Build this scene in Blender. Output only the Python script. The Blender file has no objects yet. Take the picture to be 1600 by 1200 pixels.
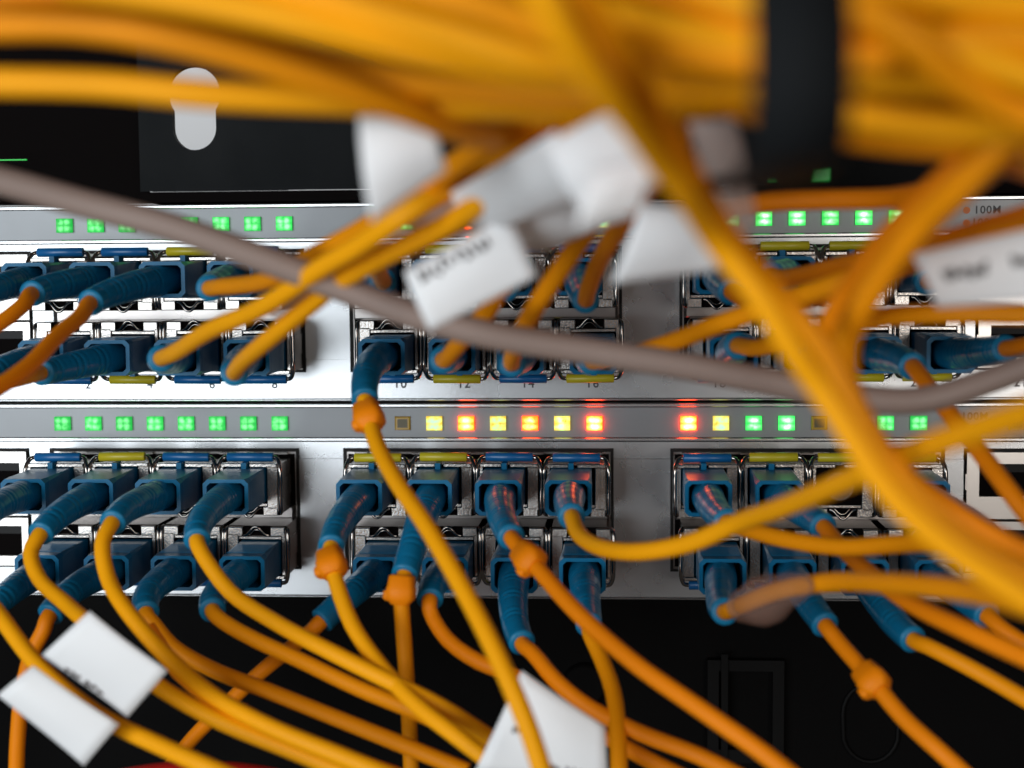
import bpy, math, random
from mathutils import Vector, Matrix
random.seed(7)
S = 0.1                      # 1 Blender unit = 10 mm; everything below is written in millimetres
scn = bpy.context.scene
COL = scn.collection

# ------------------------------------------------------------------ camera
CX, CY, CZ, YAW, PIT, ROL, F = 124.6291, -323.6948, 35.1945, -0.0693, -0.0815, -0.0082, 2292.3143
fw = Vector((math.sin(YAW)*math.cos(PIT), math.cos(YAW)*math.cos(PIT), math.sin(PIT)))
_r = Vector((math.cos(YAW), -math.sin(YAW), 0)); _u = _r.cross(fw)
rt = math.cos(ROL)*_r + math.sin(ROL)*_u
up = -math.sin(ROL)*_r + math.cos(ROL)*_u
cd = bpy.data.cameras.new('camera'); cam = bpy.data.objects.new('camera', cd); COL.objects.link(cam)
m = Matrix((rt, up, -fw)).transposed().to_4x4(); m.translation = Vector((CX, CY, CZ))*S
cam.matrix_world = m
cd.sensor_width = 36; cd.lens = 36*F/1600; cd.clip_start = 0.05; cd.clip_end = 2000
cd.dof.use_dof = True; cd.dof.focus_distance = 311*S
cd.dof.aperture_fstop = cd.lens*1e-3/(4.3*S); cd.dof.aperture_blades = 0
scn.camera = cam

def near(h):
    return h if h < 150 else 150 + (h-150)*1.25

def at(px, py, h):
    """millimetre point that stands h mm in front of the switch panels, found from where it shows in the photograph"""
    d = fw*F + rt*(px-800) + up*(600-py)
    t = (-h-CY)/d.y
    return Vector((CX, CY, CZ)) + d*t

# ------------------------------------------------------------------ world, lamps, exposure
w = bpy.data.worlds.new('World'); scn.world = w; w.use_nodes = True
bg = w.node_tree.nodes['Background']; bg.inputs[0].default_value = (0.60, 0.52, 0.47, 1); bg.inputs[1].default_value = 0.075
def area(name, loc, target, sx, sy, power, col):
    l = bpy.data.lights.new(name, 'AREA'); l.shape = 'RECTANGLE'; l.size = sx*S; l.size_y = sy*S
    l.energy = power; l.color = col
    o = bpy.data.objects.new(name, l); COL.objects.link(o); o.location = Vector(loc)*S
    o.rotation_euler = (Vector(target)-Vector(loc)).to_track_quat('-Z', 'Y').to_euler()
    return o
area('room_light', (-250, -640, 40), (60, 0, 0), 470, 440, 41000, (0.90, 0.96, 1.0))
area('side_light', (400, -700, 70), (180, 0, 0), 210, 260, 11000, (1.0, 0.93, 0.86))
area('rear_room_light', (60, 110, 130), (60, 190, 70), 200, 60, 950, (0.95, 0.97, 1.0))
scn.view_settings.view_transform = 'Standard'; scn.view_settings.look = 'None'
scn.view_settings.exposure = 0; scn.view_settings.gamma = 1
scn.cycles.use_denoising = True
scn.cycles.max_bounces = 8
scn.cycles.sample_clamp_indirect = 6

# ------------------------------------------------------------------ materials
def mat(name, col, rough=0.5, metal=0.0, bump=0.0, bscale=3.0, vary=0.0, vscale=1.0, spec=0.5, stretch=None, emis=None, coat=0.0, trans=0.0, alpha=1.0, sss=0.0):
    m = bpy.data.materials.new(name); m.use_nodes = True
    nt = m.node_tree; b = nt.nodes['Principled BSDF']
    b.inputs['Base Color'].default_value = (*col, 1); b.inputs['Roughness'].default_value = rough
    b.inputs['Metallic'].default_value = metal; b.inputs['Specular IOR Level'].default_value = spec
    b.inputs['Coat Weight'].default_value = coat; b.inputs['Transmission Weight'].default_value = trans
    b.inputs['Alpha'].default_value = alpha
    if sss: b.inputs['Subsurface Weight'].default_value = sss; b.inputs['Subsurface Radius'].default_value = (.3, .1, .03); b.inputs['Subsurface Scale'].default_value = .15
    if bump or vary:
        tc = nt.nodes.new('ShaderNodeTexCoord'); src = tc.outputs['Object']
        if stretch:
            mp = nt.nodes.new('ShaderNodeMapping'); mp.inputs['Scale'].default_value = stretch
            nt.links.new(src, mp.inputs[0]); src = mp.outputs[0]
    if bump:
        n = nt.nodes.new('ShaderNodeTexNoise'); n.inputs['Scale'].default_value = bscale; n.inputs['Detail'].default_value = 3
        nt.links.new(src, n.inputs['Vector'])
        bp = nt.nodes.new('ShaderNodeBump'); bp.inputs['Strength'].default_value = bump; bp.inputs['Distance'].default_value = 0.01
        nt.links.new(n.outputs[0], bp.inputs['Height']); nt.links.new(bp.outputs[0], b.inputs['Normal'])
    if vary:
        n = nt.nodes.new('ShaderNodeTexNoise'); n.inputs['Scale'].default_value = vscale; n.inputs['Detail'].default_value = 4
        nt.links.new(src, n.inputs['Vector'])
        mx = nt.nodes.new('ShaderNodeMix'); mx.data_type = 'RGBA'
        mx.inputs[6].default_value = (*[c*(1-vary) for c in col], 1); mx.inputs[7].default_value = (*[min(1, c*(1+vary)) for c in col], 1)
        nt.links.new(n.outputs[0], mx.inputs[0]); nt.links.new(mx.outputs[2], b.inputs['Base Color'])
        r2 = nt.nodes.new('ShaderNodeMapRange'); r2.inputs[3].default_value = rough*.8; r2.inputs[4].default_value = min(1, rough*1.25)
        nt.links.new(n.outputs[0], r2.inputs[0]); nt.links.new(r2.outputs[0], b.inputs['Roughness'])
    if emis:
        b.inputs['Emission Color'].default_value = (*emis[0], 1); b.inputs['Emission Strength'].default_value = emis[1]
    return m
M = {}
M['panel'] = mat('silver_panel', (.47, .485, .50), .27, .8, vary=.06, vscale=.6, bump=.08, bscale=40)
M['strip'] = mat('grey_strip', (.20, .21, .22), .42, .4, vary=.08, vscale=.5, bump=.08, bscale=40)
M['edge'] = mat('bright_edge', (.52, .53, .54), .25, .9)
M['gap'] = mat('dark_gap', (.006, .005, .0045), .6, spec=.3)
M['rack'] = mat('black_powder_coat', (.0016, .0026, .0034), .55, 0, spec=.10, bump=.3, bscale=30, vary=.3, vscale=.5)
M['rack_low'] = mat('dark_blank_panel', (.0012, .0010, .0010), .7, 0, spec=.08, bump=.3, bscale=30, vary=.3, vscale=.3)
M['faint'] = mat('worn_black', (.0022, .002, .002), .6, spec=.12)
M['void'] = mat('dark_interior', (.003, .002, .002), .9, spec=.08)
M['white'] = mat('white_paint', (.8, .8, .8), .6)
M['cage'] = mat('cage_metal', (.36, .34, .33), .28, 1, vary=.1, vscale=1)
M['housing'] = mat('housing_metal', (.25, .23, .215), .24, 1, bump=.10, bscale=14)
M['grain'] = mat('grained_zinc', (.44, .42, .40), .26, 1, bump=.55, bscale=20)
M['wire'] = mat('polished_wire', (.36, .34, .32), .12, 1)
M['plug'] = mat('blue_plug', (.003, .125, .26), .30, 0, spec=.15, bump=.12, bscale=20)
M['boot'] = mat('blue_boot', (.004, .150, .30), .30, 0, spec=.42, bump=.05, bscale=10)
M['bootend'] = mat('blue_boot_lip', (.007, .165, .32), .4, spec=.3)
M['sl_blue'] = mat('blue_sleeve', (.005, .105, .30), .3)
M['sl_yellow'] = mat('yellow_sleeve', (.50, .42, .015), .35)
M['orange'] = [mat('orange_jacket', (.82, .285, .002), .48, spec=.16, bump=.25, bscale=6, vary=.12, vscale=.4, sss=0),
               mat('amber_jacket', (.88, .365, .003), .48, spec=.16, bump=.25, bscale=6, vary=.12, vscale=.4),
               mat('deep_orange_jacket', (.80, .225, .002), .48, spec=.16, bump=.25, bscale=6, vary=.12, vscale=.4)]
M['clip'] = mat('orange_clip', (.82, .23, .002), .5, spec=.16, bump=.4, bscale=8)
M['grey'] = mat('grey_jacket', (.27, .20, .17), .5, vary=.05, vscale=.4)
M['red'] = mat('red_jacket', (.38, .010, .006), .6, spec=.2)
M['paper'] = mat('label_paper', (.80, .81, .82), .6, bump=.4, bscale=3)
M['ink'] = mat('label_ink', (.12, .11, .11), .6)
M['tape'] = mat('clear_tape', (.62, .52, .48), .3, alpha=.5)
M['film'] = mat('brown_film', (.30, .18, .14), .4, alpha=.36)
M['strap'] = mat('black_strap', (.006, .007, .008), .8, spec=.12, bump=.6, bscale=12)
M['print'] = mat('black_print', (.03, .03, .035), .5)
M['oprint'] = mat('orange_print', (.6, .14, .03), .5)
M['rj'] = mat('shield_metal', (.50, .48, .46), .3, 1, vary=.05)
M['plastic'] = mat('black_plastic', (.004, .004, .0045), .5, spec=.2)
M['clear'] = mat('clear_dust_cap', (.35, .32, .28), .1, alpha=.35)
M['unlit'] = mat('unlit_lens', (.36, .21, .01), .25, coat=.5)
M['unlit_core'] = mat('unlit_core', (.07, .055, .012), .4)

def led_mat(name, core, rim, k_core, k_rim, bars, fall=0):
    """lit lens: bright cells on a coloured rim, by the lens's own coordinates"""
    m = bpy.data.materials.new(name); m.use_nodes = True; nt = m.node_tree
    for n in list(nt.nodes): nt.nodes.remove(n)
    out = nt.nodes.new('ShaderNodeOutputMaterial'); em = nt.nodes.new('ShaderNodeEmission')
    tc = nt.nodes.new('ShaderNodeTexCoord'); sp = nt.nodes.new('ShaderNodeSeparateXYZ')
    nt.links.new(tc.outputs['Object'], sp.inputs[0])
    def mth(op, a, b=None, c=None):
        n = nt.nodes.new('ShaderNodeMath'); n.operation = op
        for i, v in enumerate((a, b, c)):
            if v is None: continue
            if isinstance(v, (int, float)): n.inputs[i].default_value = v
            else: nt.links.new(v, n.inputs[i])
        return n.outputs[0]
    ax = mth('ABSOLUTE', sp.outputs[0]); az = mth('ABSOLUTE', sp.outputs[2])
    dx = mth('SUBTRACT', ax, 0.0 if bars else 0.072); dz = mth('SUBTRACT', az, 0.070 if bars else .062)
    fx = 0.25 if bars else 1.0
    d2 = mth('ADD', mth('MULTIPLY', mth('MULTIPLY', dx, dx), fx), mth('MULTIPLY', dz, dz))
    g = mth('EXPONENT', mth('MULTIPLY', d2, -(fall or (380.0 if bars else 230.0))))
    nz = nt.nodes.new('ShaderNodeTexNoise'); nz.inputs['Scale'].default_value = 9; nt.links.new(tc.outputs['Object'], nz.inputs['Vector'])
    oi = nt.nodes.new('ShaderNodeObjectInfo')
    av = nt.nodes.new('ShaderNodeVectorMath'); av.operation = 'ADD'
    nt.links.new(tc.outputs['Object'], av.inputs[0]); nt.links.new(oi.outputs['Location'], av.inputs[1]); nt.links.new(av.outputs[0], nz.inputs['Vector'])
    g = mth('MULTIPLY', g, mth('ADD', mth('MULTIPLY', nz.outputs[0], 3.0), -.6))
    mx = nt.nodes.new('ShaderNodeMix'); mx.data_type = 'RGBA'; mx.clamp_factor = True
    nt.links.new(g, mx.inputs[0])
    mx.inputs[6].default_value = (*[c*k_rim for c in rim], 1); mx.inputs[7].default_value = (*[c*k_core for c in core], 1)
    nt.links.new(mx.outputs[2], em.inputs[0]); nt.links.new(mth('ADD', mth('MULTIPLY', oi.outputs['Random'], .5), .7), em.inputs[1])
    nt.links.new(em.outputs[0], out.inputs[0]); return m
M['led_g'] = led_mat('green_light', (.24, 1, .32), (.012, .46, .06), 2.0, 1.5, False)
M['led_y'] = led_mat('yellow_green_light', (.30, 1, .34), (.90, .46, .008), 2.4, 1.3, True, 170.0)
M['led_w'] = led_mat('bright_green_light', (.36, 1, .40), (.02, .55, .07), 4, 1.9, True)
M['led_o'] = led_mat('orange_light', (1, .45, .10), (1, .045, .001), 12, 12, True)
M['led_r'] = led_mat('red_orange_light', (1, .42, .10), (1, .026, .001), 18, 18, True)

# ------------------------------------------------------------------ mesh helpers (mm)
class MB:
    def __init__(s): s.v = []; s.f = []; s.sm = []
    def add(s, vs, fs, smooth=False):
        o = len(s.v); s.v += [tuple(v) for v in vs]; s.f += [tuple(i+o for i in f) for f in fs]; s.sm += [smooth]*len(fs)
    def box(s, x0, x1, y0, y1, z0, z1, b=0.0):
        if b <= 0:
            s.add([(x, y, z) for x in (x0, x1) for y in (y0, y1) for z in (z0, z1)],
                  [(0, 1, 3, 2), (4, 6, 7, 5), (0, 4, 5, 1), (2, 3, 7, 6), (0, 2, 6, 4), (1, 5, 7, 3)])
        else:   # chamfered front edges (front = y0)
            r = [(x0, z0), (x1, z0), (x1, z1), (x0, z1)]; q = [(x0+b, z0+b), (x1-b, z0+b), (x1-b, z1-b), (x0+b, z1-b)]
            vs = [(a, y1, c) for a, c in r] + [(a, y0+b, c) for a, c in r] + [(a, y0, c) for a, c in q]
            fs = [(3, 2, 1, 0)]
            for i in range(4):
                j = (i+1) % 4; fs += [(i, j, 4+j, 4+i), (4+i, 4+j, 8+j, 8+i)]
            fs.append((8, 9, 10, 11)); s.add(vs, fs)
        return s
    def frame(s, x0, x1, z0, z1, X0, X1, Z0, Z1, y0, y1):
        """rectangular ring: outer X0..X1/Z0..Z1, hole x0..x1/z0..z1"""
        s.box(X0, x0, y0, y1, Z0, Z1); s.box(x1, X1, y0, y1, Z0, Z1)
        s.box(x0, x1, y0, y1, Z0, z0); s.box(x0, x1, y0, y1, z1, Z1); return s
    def loft(s, rings, cap0=True, cap1=True, smooth=False):
        n = len(rings[0]); vs = [v for r in rings for v in r]; fs = []
        for k in range(len(rings)-1):
            for i in range(n):
                j = (i+1) % n; fs.append((k*n+i, k*n+j, (k+1)*n+j, (k+1)*n+i))
        s.add(vs, fs, smooth)
        if cap0: s.add(rings[0], [tuple(range(n))[::-1]])
        if cap1: s.add(rings[-1], [tuple(range(n))])
        return s
    def tube(s, pts, rad, n=14, caps=True, twist=None):
        pts = [Vector(p) for p in pts]; N = len(pts)
        if not hasattr(rad, '__len__'): rad = [rad]*N
        tn = [(pts[min(i+1, N-1)]-pts[max(i-1, 0)]).normalized() for i in range(N)]
        a = Vector((0, 0, 1)) if abs(tn[0].z) < .9 else Vector((1, 0, 0))
        nn = (a - tn[0]*a.dot(tn[0])).normalized(); rings = []
        for i in range(N):
            nn = (nn - tn[i]*nn.dot(tn[i])).normalized(); bb = tn[i].cross(nn)
            rings.append([pts[i] + (nn*math.cos(2*math.pi*k/n) + bb*math.sin(2*math.pi*k/n))*rad[i] for k in range(n)])
        return s.loft(rings, caps, caps, True)
    def mesh(s, name, material):
        me = bpy.data.meshes.new(name)
        me.from_pydata([(x*S, y*S, z*S) for x, y, z in s.v], [], s.f)
        me.polygons.foreach_set('use_smooth', s.sm); me.materials.append(material); me.update(); return me
    def build(s, name, material, parent=None, loc=(0, 0, 0)):
        return link(name, s.mesh(name, material), parent, loc)
def link(name, me, parent=None, loc=(0, 0, 0)):
    o = bpy.data.objects.new(name, me); COL.objects.link(o)
    if parent: o.parent = parent
    o.location = Vector(loc)*S; return o
def thing(name, label, cat, loc=(0, 0, 0), group=None):
    o = bpy.data.objects.new(name, None); COL.objects.link(o); o.location = Vector(loc)*S
    o.empty_display_size = .2; o['label'] = label; o['category'] = cat
    if group: o['group'] = group
    return o
def tag(o, label=None, cat=None, group=None, kind=None):
    for k, v in (('label', label), ('category', cat), ('group', group), ('kind', kind)):
        if v: o[k] = v
    return o
def copy_tree(o, parent=None):
    c = o.copy(); COL.objects.link(c)
    if parent: c.parent = parent
    for ch in o.children: copy_tree(ch, c)
    return c
def smooth_path(P, step=2.0):
    """centripetal Catmull-Rom through P"""
    P = [Vector(p) for p in P]; P = [P[0]*2-P[1]] + P + [P[-1]*2-P[-2]]; out = []
    for i in range(1, len(P)-2):
        p0, p1, p2, p3 = P[i-1:i+3]
        t0 = 0; t1 = t0+max(1e-3, (p1-p0).length)**.5; t2 = t1+max(1e-3, (p2-p1).length)**.5; t3 = t2+max(1e-3, (p3-p2).length)**.5
        n = max(3, int((p2-p1).length/step))
        for k in range(n):
            t = t1+(t2-t1)*k/n
            A1 = p0*((t1-t)/(t1-t0))+p1*((t-t0)/(t1-t0)); A2 = p1*((t2-t)/(t2-t1))+p2*((t-t1)/(t2-t1)); A3 = p2*((t3-t)/(t3-t2))+p3*((t-t2)/(t3-t2))
            B1 = A1*((t2-t)/(t2-t0))+A2*((t-t0)/(t2-t0)); B2 = A2*((t3-t)/(t3-t1))+A3*((t-t1)/(t3-t1))
            out.append(B1*((t2-t)/(t2-t1))+B2*((t-t1)/(t2-t1)))
    out.append(P[-2]); return out
def text_mesh(s, size, material, name):
    c = bpy.data.curves.new(name, 'FONT'); c.body = s; c.size = size*S*1.38; c.extrude = 0.002; c.align_x = 'CENTER'; c.align_y = 'CENTER'; c.resolution_u = 4; c.offset = .004; c.space_character = 1.12
    o = bpy.data.objects.new(name, c); COL.objects.link(o)
    dg = bpy.context.evaluated_depsgraph_get(); me = bpy.data.meshes.new_from_object(o.evaluated_get(dg))
    bpy.data.objects.remove(o); me.name = name
    me.transform(Matrix.Rotation(math.pi/2, 4, 'X'))
    me.materials.clear(); me.materials.append(material); return me

# ------------------------------------------------------------------ the two switches
GAPX = 20.6468
def led_x(i):
    g = (i-1)//8; return g*(7*7.125+GAPX) + ((i-1) % 8)*7.125
def col_x(c): return (led_x(2*c-1)+led_x(2*c))/2
ZA, ZB = -13.05, -26.75
DEV = {'lower': (0.0, 0.0), 'upper': (1.95, 44.6)}
X0, X1 = -60.0, 262.0
LED = {'lower': {**{i: 'led_g' for i in range(1, 9)}, 9: 'unlit', 10: 'unlit', 11: 'led_y', 12: 'led_o', 13: 'led_y', 14: 'led_o', 15: 'led_y', 16: 'led_r', 17: 'led_r', 18: 'led_y', 19: 'led_w', 20: 'led_w', 21: 'unlit', 22: 'led_y', 23: 'led_g', 24: 'led_g'},
       'upper': {**{i: 'led_g' for i in range(1, 10)}, 10: 'led_g', 11: 'led_y', 12: 'led_o', 13: 'led_g', 14: 'led_o', 15: 'led_y', 16: 'led_y', 17: 'led_g', 18: 'led_w', 19: 'led_w', 20: 'led_w', 21: 'led_w', 22: 'led_w', 23: 'led_w', 24: 'unlit'}}
LEDNAME = {'led_g': 'green status light', 'led_w': 'bright green status light', 'led_y': 'yellow-green status light', 'led_o': 'orange status light', 'led_r': 'glowing red-orange status light', 'unlit': 'unlit amber status light'}
lens_mesh = {}
def lens(kind):
    if kind not in lens_mesh:
        b = MB()
        if kind == 'unlit': b.box(-1.75, 1.75, -.75, .3, -1.55, 1.55, .25)
        else: b.box(-1.75, 1.75, -1.3, .3, -1.55, 1.55, .25)
        lens_mesh[kind] = b.mesh('status_light', M[kind])
    return lens_mesh[kind]
core_mesh = MB().box(-1.1, 1.1, -.8, -.7, -.95, .95).mesh('lens_core', M['unlit_core'])
for dev, (ux, uz) in DEV.items():
    sw = thing('network_switch', {'lower': 'lower silver rack switch with green and orange lights, blue plugs in every block',
               'upper': 'upper silver rack switch with green lights, half hidden behind loose orange cables'}[dev], 'network switch', (ux, 0, uz), 'rack switches stacked one above the other')
    # front profile from the top edge z=+4.6 to the bottom z=-39.7
    MB().box(X0, X1, 1.2, 210, -39.6, 4.5).build('chassis', M['gap'], sw)
    MB().box(X0, X1, -.5, 1.3, 3.55, 4.35, .2).build('top_lip', M['edge'], sw)
    MB().box(X0, X1, -.3, 1.3, -3.15, 3.45).build('light_strip', M['strip'], sw)
    MB().box(X0, X1, -.6, 1.3, -4.05, -3.25, .2).build('strip_lip', M['edge'], sw)
    fp = MB()
    ops = [(col_x(1)-7.6, col_x(4)+7.9), (col_x(5)-9.6, col_x(8)+7.9), (col_x(9)-7.6, col_x(12)+10.6-2)]
    ops[0] = (-3.2, 54.1); ops[1] = (64.2, 124.6); ops[2] = (137.1, 196.6)
    rj = [(-46.0, -8.0), (200.7, 236.5)]
    holes = sorted(ops + rj)
    zt, zb_ = -5.6, -33.1
    fp.box(X0, X1, -.4, 1.3, zt, -4.2, 0)
    xs = [X0] + [v for h in holes for v in h] + [X1]
    for i in range(0, len(xs), 2):
        a, b = xs[i], xs[i+1]
        fp.box(a, b, -.4, 1.3, -7.2, zt-.002)
        fp.box(a, b, -.1, 1.3, -7.55, -7.2); fp.box(a, b, -.25, 1.3, -7.95, -7.55)
        fp.box(a, b, -.55, 1.3, -29.9, -8.0)
        fp.box(a, b, -.1, 1.3, -30.3, -29.9)
        fp.box(a, b, -.4, 1.3, zb_, -30.3)
    fp.box(X0, X1, -.4, 1.3, -39.0, zb_-.002)
    fp.build('front_plate', M['panel'], sw)
    MB().box(X0, X1, -.8, 1.3, -39.55, -39.05, .2).build('bottom_lip', M['edge'], sw)
    for a, b in ops:
        bz = MB(); bz.frame(a+.65, b-.65, zb_+.5, zt-.75, a, b, zb_, zt, -.9, 1.0)
        bz.build('port_bezel', M['gap'], sw)
        cg = MB(); cg.frame(a+1.0, b-1.0, zb_+.9, zt-1.3, a+.65, b-.65, zb_+.5, zt-.75, -.3, 1.0)
        for k in range(9):
            xx = a+4+k*(b-a-8)/8; cg.box(xx-1.6, xx+1.6, -1.6, -.3, zt-1.25, zt-.85)
        cg.build('cage_rim', M['cage'], sw)
        dv = MB(); dv.box(a+1.2, b-1.2, -2.2, .3, -21.3, -18.6, .3)
        dv.build('cage_divider', M['cage'], sw)
        MB().box(a+1.0, b-1.0, .2, 1.15, zb_+.9, zt-1.3).build('cage_interior', M['void'], sw)
    for a, b in rj:   # stacked copper jacks
        n = 2; wd = (b-a-1.0)/n
        for k in range(n):
            for (z0, z1) in ((-21.0, -6.4), (-32.6, -21.6)):
                xa = a+.6+k*wd; xb = xa+wd-.3; c = (xa+xb)/2+(1.7 if a < 0 else 0)
                j = MB(); hz0, hz1 = (z1-2.7-7.0, z1-2.5) if z0 > -25 else (z0+2.2, z0+9.2)
                j.frame(c-5.9, c+5.9, hz0, hz1, xa, xb, z0, z1, -1.1, 1.0)
                j.box(xa-.28, xa+.5, -1.0, 0, hz0+1.5, hz0+5)
                jk = j.build('copper_jack', M['rj'], sw)
                MB().box(c-5.9, c+5.9, .1, .9, hz0, hz1).build('socket', M['void'], jk)
                MB().box(c-5.7, c+5.7, -.6, .1, hz1-1.9, hz1-.1).build('contact_block', M['plastic'], jk)
    for i, kind in LED[dev].items():
        o = link('status_light', lens(kind), sw, (led_x(i), -.1, 0)); o['label'] = LEDNAME[kind]
        if kind == 'unlit': link('lens_core', core_mesh, o)
    for xx in (led_x(24)+21, led_x(24)+28):
        o = link('status_light', lens('unlit'), sw, (xx, -.1, 0)); o['label'] = 'unlit amber status light'; link('lens_core', core_mesh, o)
    for c in range(1, 13):
        for (s, zz) in ((str(2*c), -35.85),):
            link('port_number', text_mesh(s, 2.0, M['print'], 'port_number'), sw, (col_x(c)+(1.2 if c > 4 else .6), -.42, zz))
    for k, s in enumerate(('21T', '22T')):
        link('port_number', text_mesh(s, 2.0, M['print'], 'port_number'), sw, (211.5+k*7.6, -.42, -35.85))
    for s, zz in (('100M', 1.35), ('1000M', -1.35)):
        me = text_mesh(s, 1.7, M['print'], 'speed_marking')
        link('speed_marking', me, sw, (led_x(24)+12.0+(.2 if s == '1000M' else 0), -.32, zz))
        MB().tube([(led_x(24)+7.6, -.4, zz), (led_x(24)+7.6, -.28, zz)], .75, 16).build('printed_dot', M['oprint'], sw)

# ------------------------------------------------------------------ transceivers (origin: centre of the module on the panel plane)
def make_transceiver():
    t = thing('transceiver', '', 'transceiver')
    h = MB(); h.box(-6.35, 6.35, -12.6, 1.0, -5.7, 5.35, .25)
    h.box(-6.45, -6.35, -9.5, 1.0, -2.4, 2.0); h.box(6.35, 6.45, -9.5, 1.0, -2.4, 2.0)
    h.build('housing', M['housing'], t)
    f = MB()
    f.box(-6.3, -5.55, -14.0, -12.55, -4.2, 4.9, .12)
    f.box(3.95, 6.3, -14.0, -12.55, -4.2, 4.9, .15)
    f.box(-6.1, -1.6, -14.1, -12.5, 4.95, 5.75, .15); f.box(.1, 6.1, -14.1, -12.5, 4.95, 5.75, .15)
    f.box(-5.5, 3.9, -13.8, -12.55, -3.6, -2.95, .1)
    f.box(-6.2, -3.1, -14.0, -12.5, -5.6, -3.65, .15); f.box(3.0, 6.2, -14.0, -12.5, -5.6, -3.65, .15)
    f.build('face_plate', M['grain'], t)
    MB().box(-5.55, 3.95, -12.75, -12.6, -2.95, 5.35).build('bore', M['void'], t)
    v = MB(); v.box(-3.05, 2.95, -12.95, -12.6, -5.6, -3.65)
    v.build('latch_recess', M['void'], t)
    v = MB(); pts = [(-2.7, -13.9, -3.9), (-2.0, -14.1, -4.1), (-1.1, -14.4, -5.1), (-.4, -14.5, -5.75), (.4, -14.5, -5.75), (1.1, -14.4, -5.1), (2.0, -14.1, -4.1), (2.7, -13.9, -3.9)]
    v.tube(smooth_path(pts, .4), .3, 8)
    pts = [(-1.6, -13.3, -3.85), (-.5, -13.4, -4.9), (.5, -13.4, -4.9), (1.6, -13.3, -3.85)]
    v.tube(smooth_path(pts, .5), .22, 8)
    v.build('latch_spring', M['wire'], t)
    b = MB()
    for s in (-1, 1):
        pts = [(s*6.3, -12.6, -5.3), (s*6.75, -13.2, -5.0), (s*6.85, -13.6, -4.2), (s*6.85, -13.9, 0), (s*6.85, -13.9, 4.2), (s*6.6, -13.4, 5.6), (s*6.0, -12.6, 6.7), (s*5.1, -12.3, 6.95), (s*4.5, -12.3, 6.95)]
        ptsall = pts if s < 0 else ptsall + pts[::-1]
    b.tube(smooth_path(ptsall, .5), .46, 10)
    b.build('bail_wire', M['wire'], t)
    q = MB(); q.tube([(-5.05, -12.3, 6.95), (-4.95, -12.3, 6.95), (4.95, -12.3, 6.95), (5.05, -12.3, 6.95)], [.85, .98, .98, .85], 18)
    q.build('pull_sleeve', M['sl_blue'], t)
    return t
proto = make_transceiver()
sleeve_blue = [c for c in proto.children if c.name.startswith('pull_sleeve')][0].data
sleeve_yellow = sleeve_blue.copy(); sleeve_yellow.materials.clear(); sleeve_yellow.materials.append(M['sl_yellow'])
YEL = {('lower', 'A'): {2, 5, 6, 10, 11, 12}, ('lower', 'B'): {1, 7, 11}, ('upper', 'A'): {3, 6, 9, 10, 11}, ('upper', 'B'): {2, 6, 8, 11, 12, 10}}
BLK = ['left', 'middle', 'right']; ORD = ['first', 'second', 'third', 'fourth']
def place(dev, row, c):
    return '%s switch, %s block, %s row, %s from left' % (dev, BLK[(c-1)//4], 'top' if row == 'A' else 'bottom', ORD[(c-1) % 4])
first = True; rnd = random.Random(3)
for dev, (ux, uz) in DEV.items():
    for row in 'AB':
        for c in range(1, 13):
            t = proto if first else copy_tree(proto); first = False
            dx = -.3 if row == 'A' else .9
            t.location = Vector((col_x(c)+ux+dx, rnd.uniform(-.25, .25), uz+(ZA if row == 'A' else ZB)))*S
            t.rotation_euler = (rnd.uniform(-.008, .008), (math.pi if row == 'B' else 0)+rnd.uniform(-.012, .012), rnd.uniform(-.012, .012))
            y = c in YEL[(dev, row)]
            for ch in t.children:
                if ch.name.startswith('pull_sleeve'): ch.data = sleeve_yellow if y else sleeve_blue
            t['label'] = ('yellow' if y else 'blue') + '-handled module, ' + place(dev, row, c)
            t['group'] = 'metal transceiver modules plugged into the switches'
# clear cap in the one empty module
cx_, cz_ = col_x(11)-.3-.8, ZA+1.1
cap = thing('dust_cap', 'clear round dust cap in the empty yellow-handled module of the lower switch', 'dust cap', (cx_, -13.2, cz_))
MB().tube([(0, .6, 0), (0, -.9, 0), (0, -1.4, 0)], [2.9, 2.9, 2.3], 28).build('cap_body', M['clear'], cap)
b = MB(); ring = []
b.tube([(2.7*math.cos(a*math.pi/16), -1.2, 2.7*math.sin(a*math.pi/16)) for a in range(33)], .28, 8, caps=False); b.build('cap_rim', M['clear'], cap)

# ------------------------------------------------------------------ patch cords
def oct_ring(x, z, w, hh, y, ch):
    a, b = w/2, hh/2
    return [Vector(p) for p in ((x-a+ch, y, z-b), (x+a-ch, y, z-b), (x+a, y, z-b+ch), (x+a, y, z+b-ch), (x+a-ch, y, z+b), (x-a+ch, y, z+b), (x-a, y, z+b-ch), (x-a, y, z-b+ch))]
def plug_mesh():
    b = MB()
    rings = [oct_ring(0, 0, 8.7, 7.4, -12.6, .2), oct_ring(0, 0, 8.7, 7.4, -16.5, .2), oct_ring(0, 0, 8.8, 7.3, -20.5, .3), oct_ring(0, 0, 9.4, 7.3, -28.0, .6), oct_ring(0, 0, 9.45, 7.3, -28.2, .7), oct_ring(0, 0, 9.45, 7.3, -30.5, .9)]
    b.loft(rings, True, False)
    inner = [oct_ring(0, 0, 9.45, 7.3, -30.5, .9), oct_ring(0, 0, 7.9, 5.8, -30.5, .7), oct_ring(0, 0, 7.7, 5.6, -20, .5)]
    b.loft(inner, False, True)
    b.box(-.55, .55, -15.4, -12.4, 3.6, 5.0)                 # key
    for k in range(8): b.box(-3.9, 3.9, -26.9+k*1.15, -26.3+k*1.15, -3.78, -3.62)   # grip ribs on the other side
    return b
plug_me = plug_mesh().mesh('plug', M['plug'])
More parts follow.
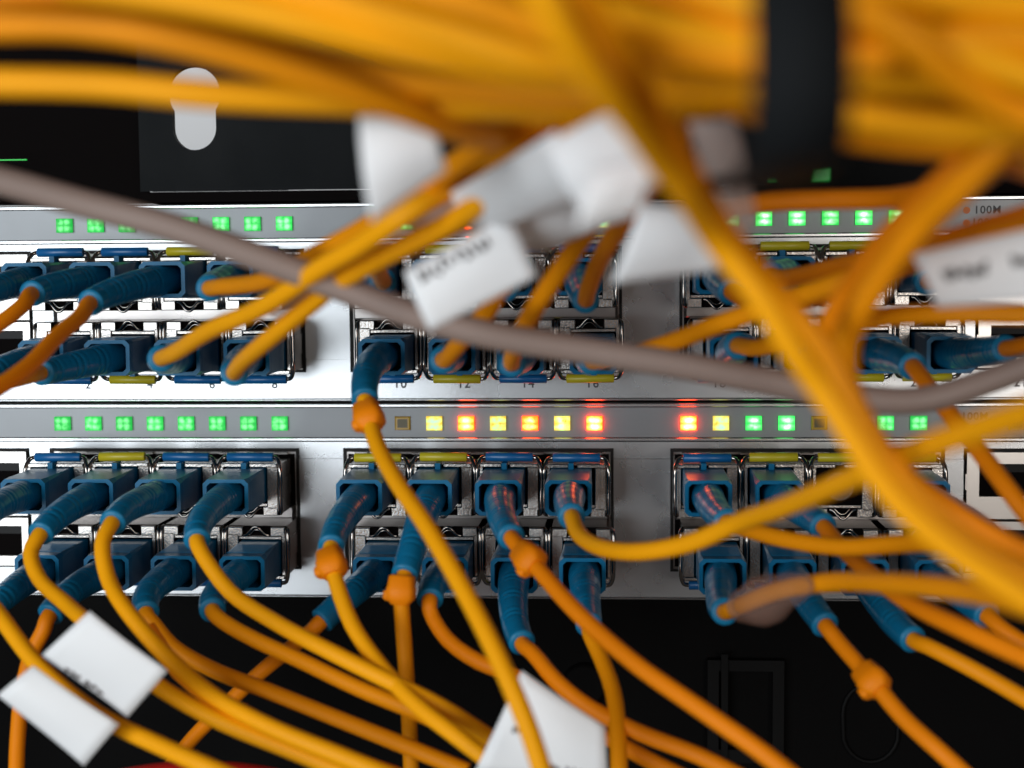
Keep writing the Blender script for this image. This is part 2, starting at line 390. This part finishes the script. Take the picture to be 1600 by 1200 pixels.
def boot_path(c0, e, out):
    p0 = c0 + Vector((0, -21, 0)); p1 = c0 + Vector((0, -34, 0)); L = (e-p1).length
    p1 = p0 + Vector((0, -1, 0))*max(13, L*.55); p2 = e - out*max(5, L*.38); P = []
    for k in range(61):
        t = k/60; P.append(p0*(1-t)**3 + p1*3*t*(1-t)**2 + p2*3*t*t*(1-t) + e*t**3)
    return P
CORDS = {}
def cord(dev, row, c, boot, pts, mi=0, clip=None, r=1.5, extra=''):
    ux, uz = DEV[dev]; sgn = 1 if row == 'A' else -1
    c0 = Vector((col_x(c)+ux+(-.3 if row == 'A' else .9)-.8*sgn, 0, uz+(ZA+1.1 if row == 'A' else ZB-1.1)))
    t = thing('fiber_patch_cable', 'orange cable%s, %s' % (extra, place(dev, row, c)), 'patch cable', c0, 'orange patch cables plugged into the switches')
    pl = link('plug', plug_me, t); pl.rotation_euler = (0, 0 if row == 'A' else math.pi, rnd.uniform(-.01, .01))
    e = at(*boot); first_pt = at(*pts[0]); out = (first_pt-e).normalized()
    # soften: the boot still follows the way out of the plug
    P = boot_path(c0, e, (out + (e-c0-Vector((0, -30, 0))).normalized()*.8).normalized())
    N = len(P); rad = []; s = 0; ln = [0]
    for i in range(1, N): ln.append(ln[-1]+(P[i]-P[i-1]).length)
    for i in range(N):
        u = ln[i]/ln[-1]; rr = 3.2+.35*min(1, u*4) + (2.5-3.55)*min(1, u*1.05)
        rad.append(rr)
    # resample fine for grooves
    Q = []; R = []; n = int(ln[-1]/.28)
    j = 0
    for k in range(n+1):
        d = ln[-1]*k/n
        while j < N-2 and ln[j+1] < d: j += 1
        f = (d-ln[j])/max(1e-6, ln[j+1]-ln[j]); Q.append(P[j]*(1-f)+P[j+1]*f-c0)
        rr = rad[j]*(1-f)+rad[j+1]*f; ph = (d % 1.68)/1.68
        if 11.5 < d < ln[-1]-1.6 and ph > .62: rr -= .18*(.5+.5*math.sin(d*.9+c))
        R.append(rr)
    b = MB(); b.tube(Q, R, 20); bo = b.build('boot', M['boot'], t)
    b = MB(); dirn = (Q[-1]-Q[-3]).normalized()
    b.tube([Q[-1]-dirn*.8, Q[-1], Q[-1]+dirn*.45, Q[-1]+dirn*.5], [2.45, 2.53, 2.5, 1.6], 20); b.build('boot_lip', M['bootend'], bo)
    path = smooth_path([e-c0-dirn*1.0] + [e-c0+dirn*1.6] + [at(*p)-c0 for p in pts], 2.2)
    b = MB(); b.tube(path, r, 14); b.build('cable', M['orange'][mi], t)
    if clip:
        q = at(*clip)-c0; k = min(range(1, len(path)-1), key=lambda i: (path[i]-q).length)
        q = path[k]; d = (path[k+1]-path[k-1]).normalized()
        side = d.cross(Vector((0, 1, 0))).normalized(); fr = d.cross(side).normalized(); b = MB()
        def sq(t, w, hh):
            return [q+d*t+(side*math.copysign(abs(math.cos(a))**.6, math.cos(a))*w)+(fr*math.copysign(abs(math.sin(a))**.6, math.sin(a))*hh) for a in [2*math.pi*k/16 for k in range(16)]]
        b.loft([sq(-2.6, 1.8, 1.8), sq(-2.3, 2.4, 2.3), sq(-.5, 2.6, 2.4), sq(-.2, 2.75, 2.6), sq(1.7, 2.7, 2.5), sq(2.3, 2.2, 2.1), sq(2.9, 1.7, 1.7)], smooth=True)
        b.loft([[p-side*1.9+fr*.3 for p in sq(a, w, w)] for a, w in ((.2, .8), (.6, 1.35), (1.8, 1.4), (2.3, .9))], smooth=True)
        b.build('cable_clip', M['clip'], t)
    CORDS[(dev, row, c)] = t
    return t
L, Uu = 'lower', 'upper'
cord(L, 'A', 1, (-25, 812, 52), [(-45, 860, 58), (-30, 920, 66), (0, 962, 72), (60, 1040, 80), (150, 1115, 88), (250, 1165, 95), (340, 1205, 100), (420, 1240, 100)], 1)
cord(L, 'A', 2, (65, 832, 52), [(48, 865, 56), (62, 905, 60), (105, 945, 66), (150, 985, 75), (230, 1060, 80), (330, 1120, 84), (450, 1170, 88), (560, 1215, 90)], 1)
cord(L, 'A', 3, (177, 815, 55), [(160, 850, 60), (168, 900, 64), (195, 950, 70), (255, 1020, 76), (330, 1085, 82), (420, 1135, 88), (530, 1180, 92), (640, 1225, 95)], 1)
cord(L, 'A', 4, (308, 842, 54), [(322, 875, 58), (360, 925, 62), (430, 972, 68), (520, 1020, 74), (610, 1065, 78), (690, 1105, 80), (760, 1150, 80), (850, 1210, 80)], 1)
cord(L, 'A', 5, (518, 852, 56), [(518, 880, 60), (527, 915, 63), (550, 975, 68), (590, 1035, 74), (650, 1100, 82), (720, 1155, 88), (800, 1215, 92)], 1, (518, 880, 60), extra=' with orange clip')
cord(L, 'A', 6, (633, 895, 56), [(627, 920, 58), (628, 955, 58), (632, 1010, 58), (636, 1070, 58), (640, 1140, 56), (644, 1250, 56)], 0, (627, 922, 58), extra=' with wide clip')
cord(L, 'A', 7, (798, 838, 58), [(812, 856, 62), (835, 882, 66), (900, 955, 76), (990, 1035, 86), (1090, 1105, 94), (1190, 1175, 100), (1260, 1230, 104)], 2, (832, 880, 64), extra=' with lumpy clip')
cord(L, 'A', 8, (893, 806, 58), [(905, 835, 66), (940, 856, 76), (1000, 862, 86), (1080, 848, 95), (1150, 818, 103), (1230, 790, 120), (1330, 748, 142), (1450, 698, 165), (1640, 634, 190)], 1)
cord(L, 'A', 9, (1135, 815, 55), [(1170, 828, 66), (1240, 845, 76), (1320, 855, 84), (1400, 850, 92), (1470, 848, 100), (1620, 870, 110)], 0)
cord(L, 'A', 10, (1285, 822, 52), [(1310, 850, 60), (1350, 888, 74), (1420, 940, 90), (1510, 985, 105), (1620, 1035, 115)], 2)
cord(L, 'A', 12, (1558, 848, 60), [(1580, 872, 64), (1640, 920, 72)], 2)
cord(L, 'B', 1, (-12, 950, 52), [(-60, 1000, 58), (-100, 1050, 60)], 0)
cord(L, 'B', 2, (80, 958, 54), [(68, 985, 56), (50, 1020, 56), (35, 1080, 56), (28, 1150, 56), (25, 1220, 56)], 2)
cord(L, 'B', 3, (228, 955, 54), [(240, 975, 56), (270, 1010, 58), (330, 1045, 60), (420, 1080, 64), (520, 1120, 68), (620, 1160, 72), (730, 1205, 75)], 0)
cord(L, 'B', 4, (332, 952, 54), [(350, 972, 58), (400, 1000, 62), (470, 1032, 66), (560, 1075, 70), (650, 1112, 74), (740, 1155, 76), (850, 1215, 78)], 0)
cord(L, 'B', 5, (505, 968, 54), [(488, 985, 54), (455, 1012, 52), (410, 1048, 50), (355, 1100, 48), (300, 1155, 46), (250, 1220, 46)], 2)
cord(L, 'B', 6, (672, 935, 52), [(672, 955, 54), (700, 1000, 58), (750, 1035, 62), (800, 1055, 64), (880, 1110, 66), (1000, 1180, 70), (1080, 1220, 70)], 2)
cord(L, 'B', 7, (815, 1003, 56), [(832, 1020, 60), (870, 1065, 66), (920, 1105, 70), (1000, 1145, 74), (1090, 1180, 78), (1160, 1215, 80)], 2)
cord(L, 'B', 8, (920, 975, 54), [(922, 990, 57), (940, 1030, 62), (958, 1080, 68), (965, 1140, 74), (968, 1230, 80)], 0)
cord(L, 'B', 9, (1132, 955, 60), [(1160, 945, 72), (1220, 922, 85), (1290, 910, 95), (1400, 912, 120), (1520, 925, 142), (1640, 955, 165)], 0)
cord(L, 'B', 10, (1288, 975, 58), [(1312, 1005, 62), (1362, 1062, 70), (1410, 1120, 76), (1470, 1175, 82), (1530, 1230, 84)], 2, (1365, 1062, 70), extra=' with bulky clip')
cord(L, 'B', 11, (1425, 998, 58), [(1450, 1010, 62), (1500, 1035, 66), (1560, 1068, 70), (1640, 1115, 76)], 0)
cord(L, 'B', 12, (1540, 960, 56), [(1570, 985, 60), (1640, 1030, 65)], 2)
cord(Uu, 'A', 1, (-35, 462, 50), [(-80, 480, 55), (-120, 500, 58)], 0)
cord(Uu, 'A', 2, (52, 458, 50), [(38, 475, 56), (0, 505, 62), (-60, 540, 68)], 2)
cord(Uu, 'A', 3, (143, 472, 54), [(128, 492, 60), (90, 525, 70), (45, 572, 82), (-10, 610, 92), (-70, 640, 100)], 2)
cord(Uu, 'A', 4, (328, 450, 58), [(345, 448, 68), (400, 442, 84), (440, 430, 95), (480, 405, 105), (560, 362, 116), (640, 312, 128), (710, 258, 138), (800, 208, 146), (900, 165, 155), (1060, 140, 160)], 0)
cord(Uu, 'A', 5, (598, 440, 54), [(592, 425, 80), (600, 403, 105), (660, 375, 120), (720, 345, 128), (752, 328, 132), (800, 290, 135), (900, 200, 145), (1000, 120, 150)], 1)
cord(Uu, 'A', 6, (690, 440, 54), [(720, 415, 80), (760, 350, 100), (820, 270, 115), (900, 200, 125), (1050, 60, 135)], 0)
cord(Uu, 'A', 7, (790, 450, 54), [(785, 430, 66), (790, 380, 85), (820, 310, 105), (890, 220, 125), (980, 120, 135)], 0)
cord(Uu, 'A', 8, (915, 468, 56), [(918, 455, 68), (940, 400, 88), (985, 330, 112), (1030, 270, 130), (1090, 180, 150), (1180, 100, 155)], 0)
cord(Uu, 'A', 9, (1142, 455, 54), [(1180, 475, 64), (1256, 468, 82), (1366, 432, 105), (1435, 392, 118), (1510, 366, 122), (1600, 338, 126), (1680, 310, 130)], 2)
cord(Uu, 'A', 10, (1205, 430, 54), [(1225, 434, 64), (1300, 418, 84), (1375, 396, 100), (1440, 350, 120), (1490, 300, 140), (1560, 240, 148), (1640, 180, 155)], 2)
cord(Uu, 'A', 11, (1345, 440, 52), [(1380, 430, 70), (1450, 405, 90), (1560, 375, 105), (1640, 350, 110)], 2)
cord(Uu, 'A', 12, (1450, 440, 50), [(1500, 430, 60), (1560, 420, 70), (1650, 400, 80)], 2)
cord(Uu, 'B', 1, (-22, 588, 52), [(-60, 610, 56), (-100, 630, 58)], 0)
cord(Uu, 'B', 2, (66, 582, 50), [(45, 588, 58), (0, 600, 66), (-60, 620, 70)], 0)
cord(Uu, 'B', 3, (252, 560, 60), [(275, 550, 72), (330, 515, 90), (400, 485, 104), (450, 455, 113), (500, 420, 120), (560, 385, 128), (640, 330, 135), (760, 260, 128), (850, 190, 135)], 1)
cord(Uu, 'B', 4, (366, 582, 62), [(378, 566, 76), (420, 530, 94), (480, 480, 108), (530, 440, 116), (600, 400, 123), (700, 350, 130), (760, 310, 138), (880, 220, 150), (990, 150, 155)], 1)
cord(Uu, 'B', 5, (570, 622, 58), [(576, 650, 60), (588, 692, 66), (618, 750, 76), (665, 820, 88), (715, 905, 98), (760, 990, 106), (800, 1075, 112), (830, 1150, 116), (855, 1230, 120)], 1, (576, 648, 60), extra=' with orange clip')
cord(Uu, 'B', 6, (692, 562, 58), [(698, 560, 70), (728, 524, 88), (765, 480, 100), (800, 410, 108), (850, 300, 120), (920, 200, 130)], 0)
cord(Uu, 'B', 7, (800, 568, 58), [(800, 560, 72), (812, 525, 90), (840, 475, 104), (880, 415, 112), (925, 350, 120), (990, 260, 135), (1060, 150, 145)], 0)
cord(Uu, 'B', 8, (925, 565, 56), [(960, 560, 70), (1040, 538, 88), (1120, 508, 98), (1220, 472, 108), (1330, 435, 118), (1440, 398, 122), (1520, 378, 128), (1640, 350, 130)], 0)
cord(Uu, 'B', 9, (1152, 540, 58), [(1185, 543, 70), (1280, 520, 85), (1370, 497, 95), (1470, 490, 105), (1640, 492, 112)], 0)
cord(Uu, 'B', 10, (1262, 560, 50), [(1290, 555, 70), (1315, 510, 100), (1380, 425, 130), (1460, 340, 148), (1560, 250, 160), (1660, 180, 165)], 0)
cord(Uu, 'B', 11, (1425, 572, 58), [(1440, 590, 64), (1475, 635, 74), (1530, 705, 84), (1575, 765, 92), (1640, 850, 98)], 2)
cord(Uu, 'B', 12, (1570, 545, 54), [(1600, 540, 62), (1660, 530, 70)], 2)

# ------------------------------------------------------------------ loose cables crossing in front, and the overhead bundle
def cable(name, label, pts, r, m, cat='cable', group=None, step=3.0):
    P = smooth_path([at(p[0], p[1], near(p[2])) for p in pts], step); b = MB(); c = P[0]
    b.tube([p-c for p in P], r, 16); o = b.build(name, m, None, c)
    return tag(o, label, cat, group)
O = M['orange']
cable('network_cable', 'long grey network cable sagging across both switches from left to right',
      [(-120, 255, 128), (0, 282, 125), (130, 318, 122), (270, 355, 120), (400, 400, 118), (520, 445, 116), (640, 490, 115), (760, 522, 114), (900, 545, 112), (1060, 570, 110), (1220, 600, 106), (1340, 622, 102), (1440, 625, 100), (1530, 600, 100), (1640, 560, 102)], 2.05, M['grey'], 'network cable')
cable('fiber_cable', 'long orange cable on the steep diagonal, left one of the near pair', [(800, -80, 196), (850, 0, 195), (905, 94, 192), (985, 187, 186), (1030, 250, 181), (1070, 300, 177), (1118, 375, 169), (1190, 470, 168), (1240, 550, 167), (1275, 600, 166), (1325, 675, 166), (1385, 765, 166), (1475, 850, 166), (1640, 960, 166)], 1.35, O[1], group='near diagonal cables')
cable('fiber_cable', 'long orange cable on the steep diagonal, right one of the near pair', [(870, -80, 194), (915, 0, 192), (972, 94, 188), (1022, 187, 181), (1062, 250, 175), (1095, 300, 170), (1142, 375, 164), (1215, 460, 159), (1290, 550, 158), (1318, 600, 158), (1360, 675, 158), (1425, 765, 158), (1515, 850, 158), (1660, 930, 158)], 1.35, O[0], group='near diagonal cables')
cable('fiber_cable', 'orange cable coming down from the right bundle and crossing the diagonal pair', [(1680, 130, 172), (1560, 230, 168), (1500, 290, 165), (1447, 340, 161), (1402, 394, 158), (1370, 440, 156), (1342, 487, 154), (1322, 534, 152), (1325, 610, 150), (1380, 710, 150), (1460, 810, 150), (1560, 890, 150), (1660, 950, 150)], 1.6, O[0], group='near diagonal cables')
cable('fiber_cable', 'orange cable beside the crossing one from the right bundle, just left of it', [(1660, 20, 160), (1580, 140, 158), (1500, 255, 156), (1425, 330, 152), (1372, 388, 148), (1335, 440, 144), (1300, 500, 138), (1290, 570, 130), (1330, 660, 125), (1420, 750, 125), (1540, 830, 128), (1680, 900, 130)], 1.5, O[2], group='near diagonal cables')
cable('fiber_cable', 'orange cable running level just above the upper switch lights on the right', [(1120, 330, 92), (1200, 316, 98), (1300, 312, 102), (1390, 310, 108), (1460, 296, 118), (1530, 255, 130), (1640, 190, 140)], 1.5, O[2])
cable('fiber_cable', 'orange cable low in the bottom left corner beneath the near loops', [(230, 980, 66), (280, 1050, 68), (360, 1110, 70), (470, 1160, 74), (600, 1205, 76), (700, 1240, 78)], 1.5, O[2])
cable('patch_cable', 'thick red cable just showing at the bottom edge on the left', [(40, 1270, 60), (160, 1234, 62), (290, 1216, 64), (420, 1226, 66), (540, 1262, 68)], 3.2, M['red'])
GB = 'orange cables in the overhead bundle'
front = [
 ([(-80, 128, 165), (150, 132, 165), (330, 148, 165), (560, 158, 163), (800, 165, 162), (960, 172, 160), (1150, 160, 158), (1330, 190, 158), (1500, 215, 158), (1700, 210, 158)], 1, 'bundle cable lowest on the left, crossing the keyhole slot'),
 ([(-80, 42, 172), (120, 40, 172), (300, 68, 172), (480, 118, 170), (640, 172, 165), (740, 208, 158), (820, 200, 150), (960, 150, 150)], 0, 'bundle cable drooping below the others left of the white tags'),
 ([(-80, 8, 168), (150, 18, 168), (330, 50, 168), (520, 105, 166), (720, 138, 165), (900, 150, 165), (1150, 130, 165), (1330, 150, 165), (1500, 170, 168), (1700, 160, 168)], 0, None),
 ([(100, -30, 182), (330, 5, 182), (520, 44, 182), (700, 84, 180), (860, 118, 178), (1000, 135, 176), (1180, 140, 175), (1340, 180, 175), (1520, 200, 175), (1700, 190, 175)], 1, 'bright bundle cable sloping from the top left to the black strap'),
 ([(300, -50, 180), (520, 0, 182), (700, 50, 182), (850, 92, 182), (980, 105, 180), (1180, 105, 178), (1350, 120, 178), (1520, 130, 178), (1700, 120, 178)], 1, None),
 ([(450, -70, 185), (650, -20, 186), (800, 25, 186), (920, 70, 185), (1050, 80, 182), (1180, 95, 182), (1350, 90, 182), (1500, 60, 182), (1700, 70, 182)], 0, None),
 ([(620, -60, 182), (800, -20, 182), (950, 20, 182), (1070, 50, 182), (1190, 70, 182), (1350, 30, 182), (1520, 90, 182), (1700, 150, 182)], 1, None),
 ([(800, -70, 178), (960, -35, 178), (1080, -5, 180), (1190, 40, 182), (1330, 10, 184), (1420, 60, 184), (1500, 130, 182), (1600, 180, 180), (1700, 200, 180)], 0, 'bundle cable bending down to the right of the black strap'),
 ([(980, -70, 180), (1100, -20, 182), (1200, 10, 184), (1340, -20, 184), (1500, 0, 182), (1700, 20, 180)], 1, None),
 ([(1130, 150, 168), (1240, 195, 166), (1340, 212, 165), (1440, 222, 165), (1560, 225, 165), (1700, 200, 165)], 0, 'lowest cable of the bundle to the right of the strap'),
 ([(-80, -22, 176), (120, -15, 176), (300, -6, 176), (460, 14, 176), (640, 52, 176), (820, 110, 174), (1000, 120, 170), (1190, 118, 170), (1360, 60, 172), (1700, 40, 172)], 2, None),

 ([(1180, 20, 176), (1330, 55, 176), (1440, 110, 174), (1530, 180, 168), (1610, 240, 162), (1700, 310, 155)], 1, 'bundle cable fanning down to the right edge, inner one'),
 ([(1250, -70, 178), (1400, -10, 180), (1500, 70, 178), (1580, 170, 172), (1680, 300, 165)], 0, 'bundle cable fanning down to the right edge, outer one'),
 ([(1180, 175, 160), (1330, 200, 162), (1460, 218, 160), (1560, 245, 156), (1700, 290, 150)], 2, None),
 ([(1180, 60, 170), (1330, 85, 172), (1450, 60, 172), (1560, 35, 172), (1700, 30, 172)], 0, None),
 ([(1180, 130, 164), (1340, 120, 166), (1480, 140, 164), (1600, 130, 164), (1700, 110, 164)], 0, None),
]
for P, mi, lab in front:
    cable('fiber_cable', lab or 'orange cable in the thick of the overhead bundle, hemmed in by the others', P, 1.62, O[mi], group=GB)
rb = random.Random(5)
for k in range(7):
    y0 = -60+k*15; yl = y0+rb.uniform(-14, 10); ym = 36+k*17; yr = -35+k*37
    h = 126-rb.uniform(0, 16)
    P = [(-90, yl*.75-48, h), (200, yl*.8-36, h), (450, (yl+ym)*.5-42, h), (700, ym-35+rb.uniform(-6, 6), h), (950, ym-5, h), (1200, ym*.7+yr*.3, h), (1350, yr+rb.uniform(-8, 8), h), (1520, yr+rb.uniform(-18, 12), h), (1700, yr+rb.uniform(-25, 12), h)]
    cable('fiber_cable', 'orange cable in the thick of the overhead bundle, hemmed in by the others', P, 1.62, O[2 if k % 2 else 0], group=GB)

# black strap round the bundle: a closed band, 7.4 mm wide
xm = at(1250, 100, 214).x
prof = [(213, 245), (216, 160), (216, 40), (213, -60), (200, -160), (160, -170), (132, -120), (126, 0), (124, 120), (128, 220), (142, 272), (170, 292), (200, 282)]
P = [Vector((0, -h, at(1250, y, h).z)) for h, y in prof]; P = smooth_path(P+[P[0]], 3)[:-1]
b = MB(); nP = len(P); half = 3.5; cen = sum((p for p in P), Vector())/nP
for s_, inn in ((1, 0),):
    vs = []
    for p in P:
        inw = (cen-p).normalized()*1.1
        vs += [(-half, p.y, p.z), (half, p.y, p.z), (half, p.y+inw.y, p.z+inw.z), (-half, p.y+inw.y, p.z+inw.z)]
    fs = []
    for i in range(nP):
        j = (i+1) % nP
        for k in range(4):
            l = (k+1) % 4; fs.append((i*4+k, i*4+l, j*4+l, j*4+k))
    b.add(vs, fs, True)
tag(b.build('cable_strap', M['strap'], None, (xm, 0, 0)), 'wide black strap wrapped upright around the orange cable bundle', 'strap')

# ------------------------------------------------------------------ paper tags
def paper(label, quads, strokes=(), bend=1.2, cat='label', mkey='paper'):
    """quads: lists of four (px,py,h) corners in order; each becomes a thin curved leaf; strokes: (quad, u0, v0, u1, v1) illegible pen marks"""
    c = at(*quads[0][0]); t = thing('cable_label', label, cat, c, 'white paper labels on the cables')
    for qi, q in enumerate(quads):
        A, B, C, D = [at(*p)-c for p in q]; n = (B-A).cross(D-A).normalized()
        if n.y > 0: n = -n
        N = 10; b = MB(); vs = []
        def pt(u, v, off=0.0):
            p = A*(1-u)*(1-v)+B*u*(1-v)+C*u*v+D*(1-u)*v
            return p + n*(bend*(math.sin(math.pi*v)*.8+.35*math.sin(3.1*u+v*2)) + off)
        for side in (0.09, -0.09):
            for i in range(N+1):
                for j in range(N+1): vs.append(pt(i/N, j/N, side))
        K = (N+1)**2; fs = []
        for i in range(N):
            for j in range(N):
                a = i*(N+1)+j; fs += [(a, a+1, a+N+2, a+N+1), (K+a, K+a+N+1, K+a+N+2, K+a+1)]
        ed = [i*(N+1) for i in range(N+1)] + [N*(N+1)+j for j in range(1, N+1)] + [i*(N+1)+N for i in range(N-1, -1, -1)] + [j for j in range(N-1, 0, -1)]
        for i in range(len(ed)):
            a, bb = ed[i], ed[(i+1) % len(ed)]; fs.append((a, bb, K+bb, K+a))
        b.add(vs, fs, True); leaf = b.build('label_leaf', M[mkey], t)
        for word in sorted({k[5] for k in strokes if k[0] == qi}):
            mk = MB()
            for (k, u0, v0, u1, v1, wd) in strokes:
                if k == qi and wd == word:
                    mk.tube([pt(u0+(u1-u0)*s/4, v0+(v1-v0)*s/4, .16) for s in range(5)], .26, 6)
            mk.build('pen_mark', M['ink'], leaf)
    return t
def scribble(q, u0, u1, v, n, hgt, seed):
    r = random.Random(seed); out = []
    for k in range(n):
        u = u0+(u1-u0)*k/n; du = (u1-u0)/n
        out.append((q, u, v-hgt*r.uniform(.3, 1), u+du*r.uniform(-.2, .5), v+hgt*r.uniform(.3, 1), seed))
        if r.random() < .6: out.append((q, u, v+hgt*r.uniform(-1, 1), u+du*.7, v+hgt*r.uniform(-1, 1), seed))
    return out
paper('two-leaf white label on the cable in the bottom left corner',
      [[(140, 955, 98), (262, 1048, 98), (198, 1122, 96), (68, 1022, 96)], [(52, 1040, 97), (186, 1132, 97), (130, 1198, 97), (-2, 1085, 97)]], scribble(0, .25, .7, .93, 6, .05, 1))
paper('tall white label hanging below the bundle, left of the other tags',
      [[(560, 176, 162), (680, 188, 162), (697, 268, 160), (582, 345, 158)]], bend=1.5)
paper('square white label with pen marks along its top edge, front of the tag cluster',
      [[(632, 425, 134), (798, 335, 134), (840, 432, 134), (672, 516, 134)]], scribble(0, .10, .80, .20, 10, .11, 2))
paper('long slanting white label behind the square one in the tag cluster',
      [[(615, 350, 108), (868, 205, 164), (975, 290, 166), (790, 352, 134)]])
paper('bright white folded label in the middle of the tag cluster by the diagonal cables',
      [[(850, 225, 168), (965, 165, 170), (1056, 275, 168), (925, 350, 166)], [(925, 262, 178), (1030, 240, 178), (1000, 330, 178), (900, 360, 178)]])
paper('creased white label half hidden under the folded one in the tag cluster',
      [[(770, 322, 128), (900, 268, 136), (985, 345, 132), (842, 392, 124)]], bend=1.8)
paper('short white label lowest in the tag cluster beside the diagonal cables',
      [[(1003, 318, 150), (1112, 330, 150), (1128, 425, 146), (955, 442, 146)]])
paper('narrow translucent label right of the diagonal cables under the bundle',
      [[(1075, 188, 165), (1150, 180, 165), (1185, 350, 155), (1130, 400, 155)]], mkey='tape')
paper('white label under the long near cable at the bottom centre',
      [[(815, 1048, 98), (945, 1135, 98), (950, 1225, 98), (742, 1205, 98)]], scribble(0, .15, .35, .5, 4, .06, 3)+scribble(0, .5, .9, .86, 7, .06, 4))
paper('pinkish white label with dark lettering at the right edge beside the diagonal cables',
      [[(1425, 398, 145), (1640, 350, 145), (1650, 468, 145), (1462, 480, 145)]], scribble(0, .15, .5, .45, 9, .11, 5)+scribble(0, .68, .95, .42, 6, .1, 6))
paper('small pale label on the cord under the grey cable on the left',
      [[(405, 465, 100), (470, 440, 104), (500, 470, 104), (440, 500, 100)]], mkey='tape')
cb = CORDS[(L, 'B', 9)]
P = smooth_path([at(*p) for p in [(1150, 948, 72), (1185, 942, 82), (1225, 925, 90), (1255, 914, 96)]], 1.5); c = P[0]; n = len(P)
b = MB(); b.tube([p-c for p in P], [1.7+2.3*math.sin(math.pi*min(1, (i/n)*1.1))+(.25*math.sin(i*.9)) for i in range(n)], 12)
tag(b.build('clear_tape_wrap', M['film'], None, c), 'crumpled clear tape wrapped round the cord at the bottom right of middle', 'tape')

# ------------------------------------------------------------------ rack behind and around
ZT = 49.5
pl = MB()
kx, kz, R1, W2, zbot = 32.1, 73.3, 6.0, 4.9, 61.0
def keyhole_plate(b, xa, xb, za, zb2, kx, kz, y0=-.6, y1=1.4):
    """plate face with a keyhole cut: outline ring joined to the outer rectangle"""
    ring = []
    a0 = math.asin(W2/R1)
    for k in range(33):
        a = -math.pi/2+a0 + (2*math.pi-2*a0)*k/32; ring.append((kx+R1*math.cos(a), kz+R1*math.sin(a)))
    for k in range(17):
        a = math.pi + math.pi*k/16; ring.append((kx+W2*math.cos(a), zbot+W2+W2*math.sin(a)))
    outer = []
    for (x, z) in ring:
        dx, dz = x-kx, z-(kz-3); s = min((xb-kx)/dx if dx > 0 else (xa-kx)/dx if dx < 0 else 1e9, (zb2-(kz-3))/dz if dz > 0 else (za-(kz-3))/dz if dz < 0 else 1e9)
        outer.append((kx+dx*s, kz-3+dz*s))
    n = len(ring); vs = [(x, y0, z) for x, z in ring] + [(x, y0, z) for x, z in outer] + [(x, y1, z) for x, z in ring] + [(x, y1, z) for x, z in outer]
    fs = []
    for i in range(n):
        j = (i+1) % n; fs += [(i, j, n+j, n+i), (2*n+j, 2*n+i, 3*n+i, 3*n+j), (j, i, 2*n+i, 2*n+j)]
    # corners
    b.add(vs, fs)
    for (cxx, czz) in ((xa, za), (xb, za), (xb, zb2), (xa, zb2)):
        cand = sorted(range(n), key=lambda i: (outer[i][0]-cxx)**2+(outer[i][1]-czz)**2)
        i = cand[0]
        on_x = min(range(n), key=lambda q: (abs(outer[q][0]-cxx) > 1e-4, abs(outer[q][1]-czz)))
        on_z = min(range(n), key=lambda q: (abs(outer[q][1]-czz) > 1e-4, abs(outer[q][0]-cxx)))
        b.add([(cxx, y0, czz), (*[outer[on_x][0]], y0, outer[on_x][1]), (outer[on_z][0], y0, outer[on_z][1])], [(0, 1, 2), (2, 1, 0)][:1])
rack_t = thing('rack_shelf', 'black rack shelf with keyhole slots above the upper switch', 'rack shelf', (0, 0, 0))
keyhole_plate(pl, 19.5, 72, 52.0, 110, 32.1, 73.3)
pl.box(72, 92, -.6, 1.4, 52, 110)
keyhole_plate(pl, 92, 150, 52.0, 110, 118.5, 73.3)
pl.box(150, 158, -.6, 1.4, 52, 110)
pl.build('slotted_plate', M['rack'], rack_t)
MB().box(19.5, 262, .9, 91, 49.6, 51.9).build('shelf_lip', M['void'], rack_t)
MB().box(158, 262, 91, 93, 45, 130).build('recessed_panel', M['rack'], rack_t)
MB().box(-70, 19.0, 6, 8, 49.6, 130).build('side_recess', M['void'], rack_t)
for px, s in ((1203, 1.8), (1283, 2.4)):  # emissive boxes stand in for blurred green reflections of the status lights
    p = at(px, 272, -89); b = MB(); b.box(-s, s, 0, 1.2, -1.8, 1.8, .3)
    o = b.build('green_reflection_box', mat('dim_green_reflection', (0, 0, 0), .3, emis=((.01, .36, .05), .5)), rack_t, p)
p = at(22, 250, 0); MB().box(-4.5, 3, -.5, 0, -.12, .12).build('reflection_streak', mat('green_reflection_streak', (0, 0, 0), emis=((.02, .7, .08), .8)), rack_t, p)  # emissive bar stands in for a thin green LED reflection
wb = MB().box(-200, 420, 200, 204, 40, 240).build('rear_wall', M['white']); tag(wb, kind='structure')
# below the lower switch
low = thing('blank_panel', 'dark blank rack panel with faint cut-outs under the lower switch', 'rack panel', (0, 0, -40))
MB().box(X0, X1, 3, 5, -75, -.2).build('panel_face', M['rack_low'], low)
b = MB(); b.frame(148, 160, -34, -16, 145.5, 162.5, -37, -13.5, .8, 3.0); b.box(148.5, 150, .2, 1, -40, -12); b.build('latch_frame', M['faint'], low)
b = MB(); b.tube([(182+6.2*math.cos(a*math.pi/12), 2.8, -26+7*math.sin(a*math.pi/12)-(4 if math.sin(a*math.pi/12) < -.01 else 0)) for a in range(25)], .55, 8, caps=False); b.build('slot_rim', M['faint'], low)
b = MB(); b.tube([(118, 3.1, -20), (118, 1.6, -20), (118, 1.3, -20)], [5.2, 5.0, 4.2], 28); b.build('thumbscrew', M['rack_low'], low)
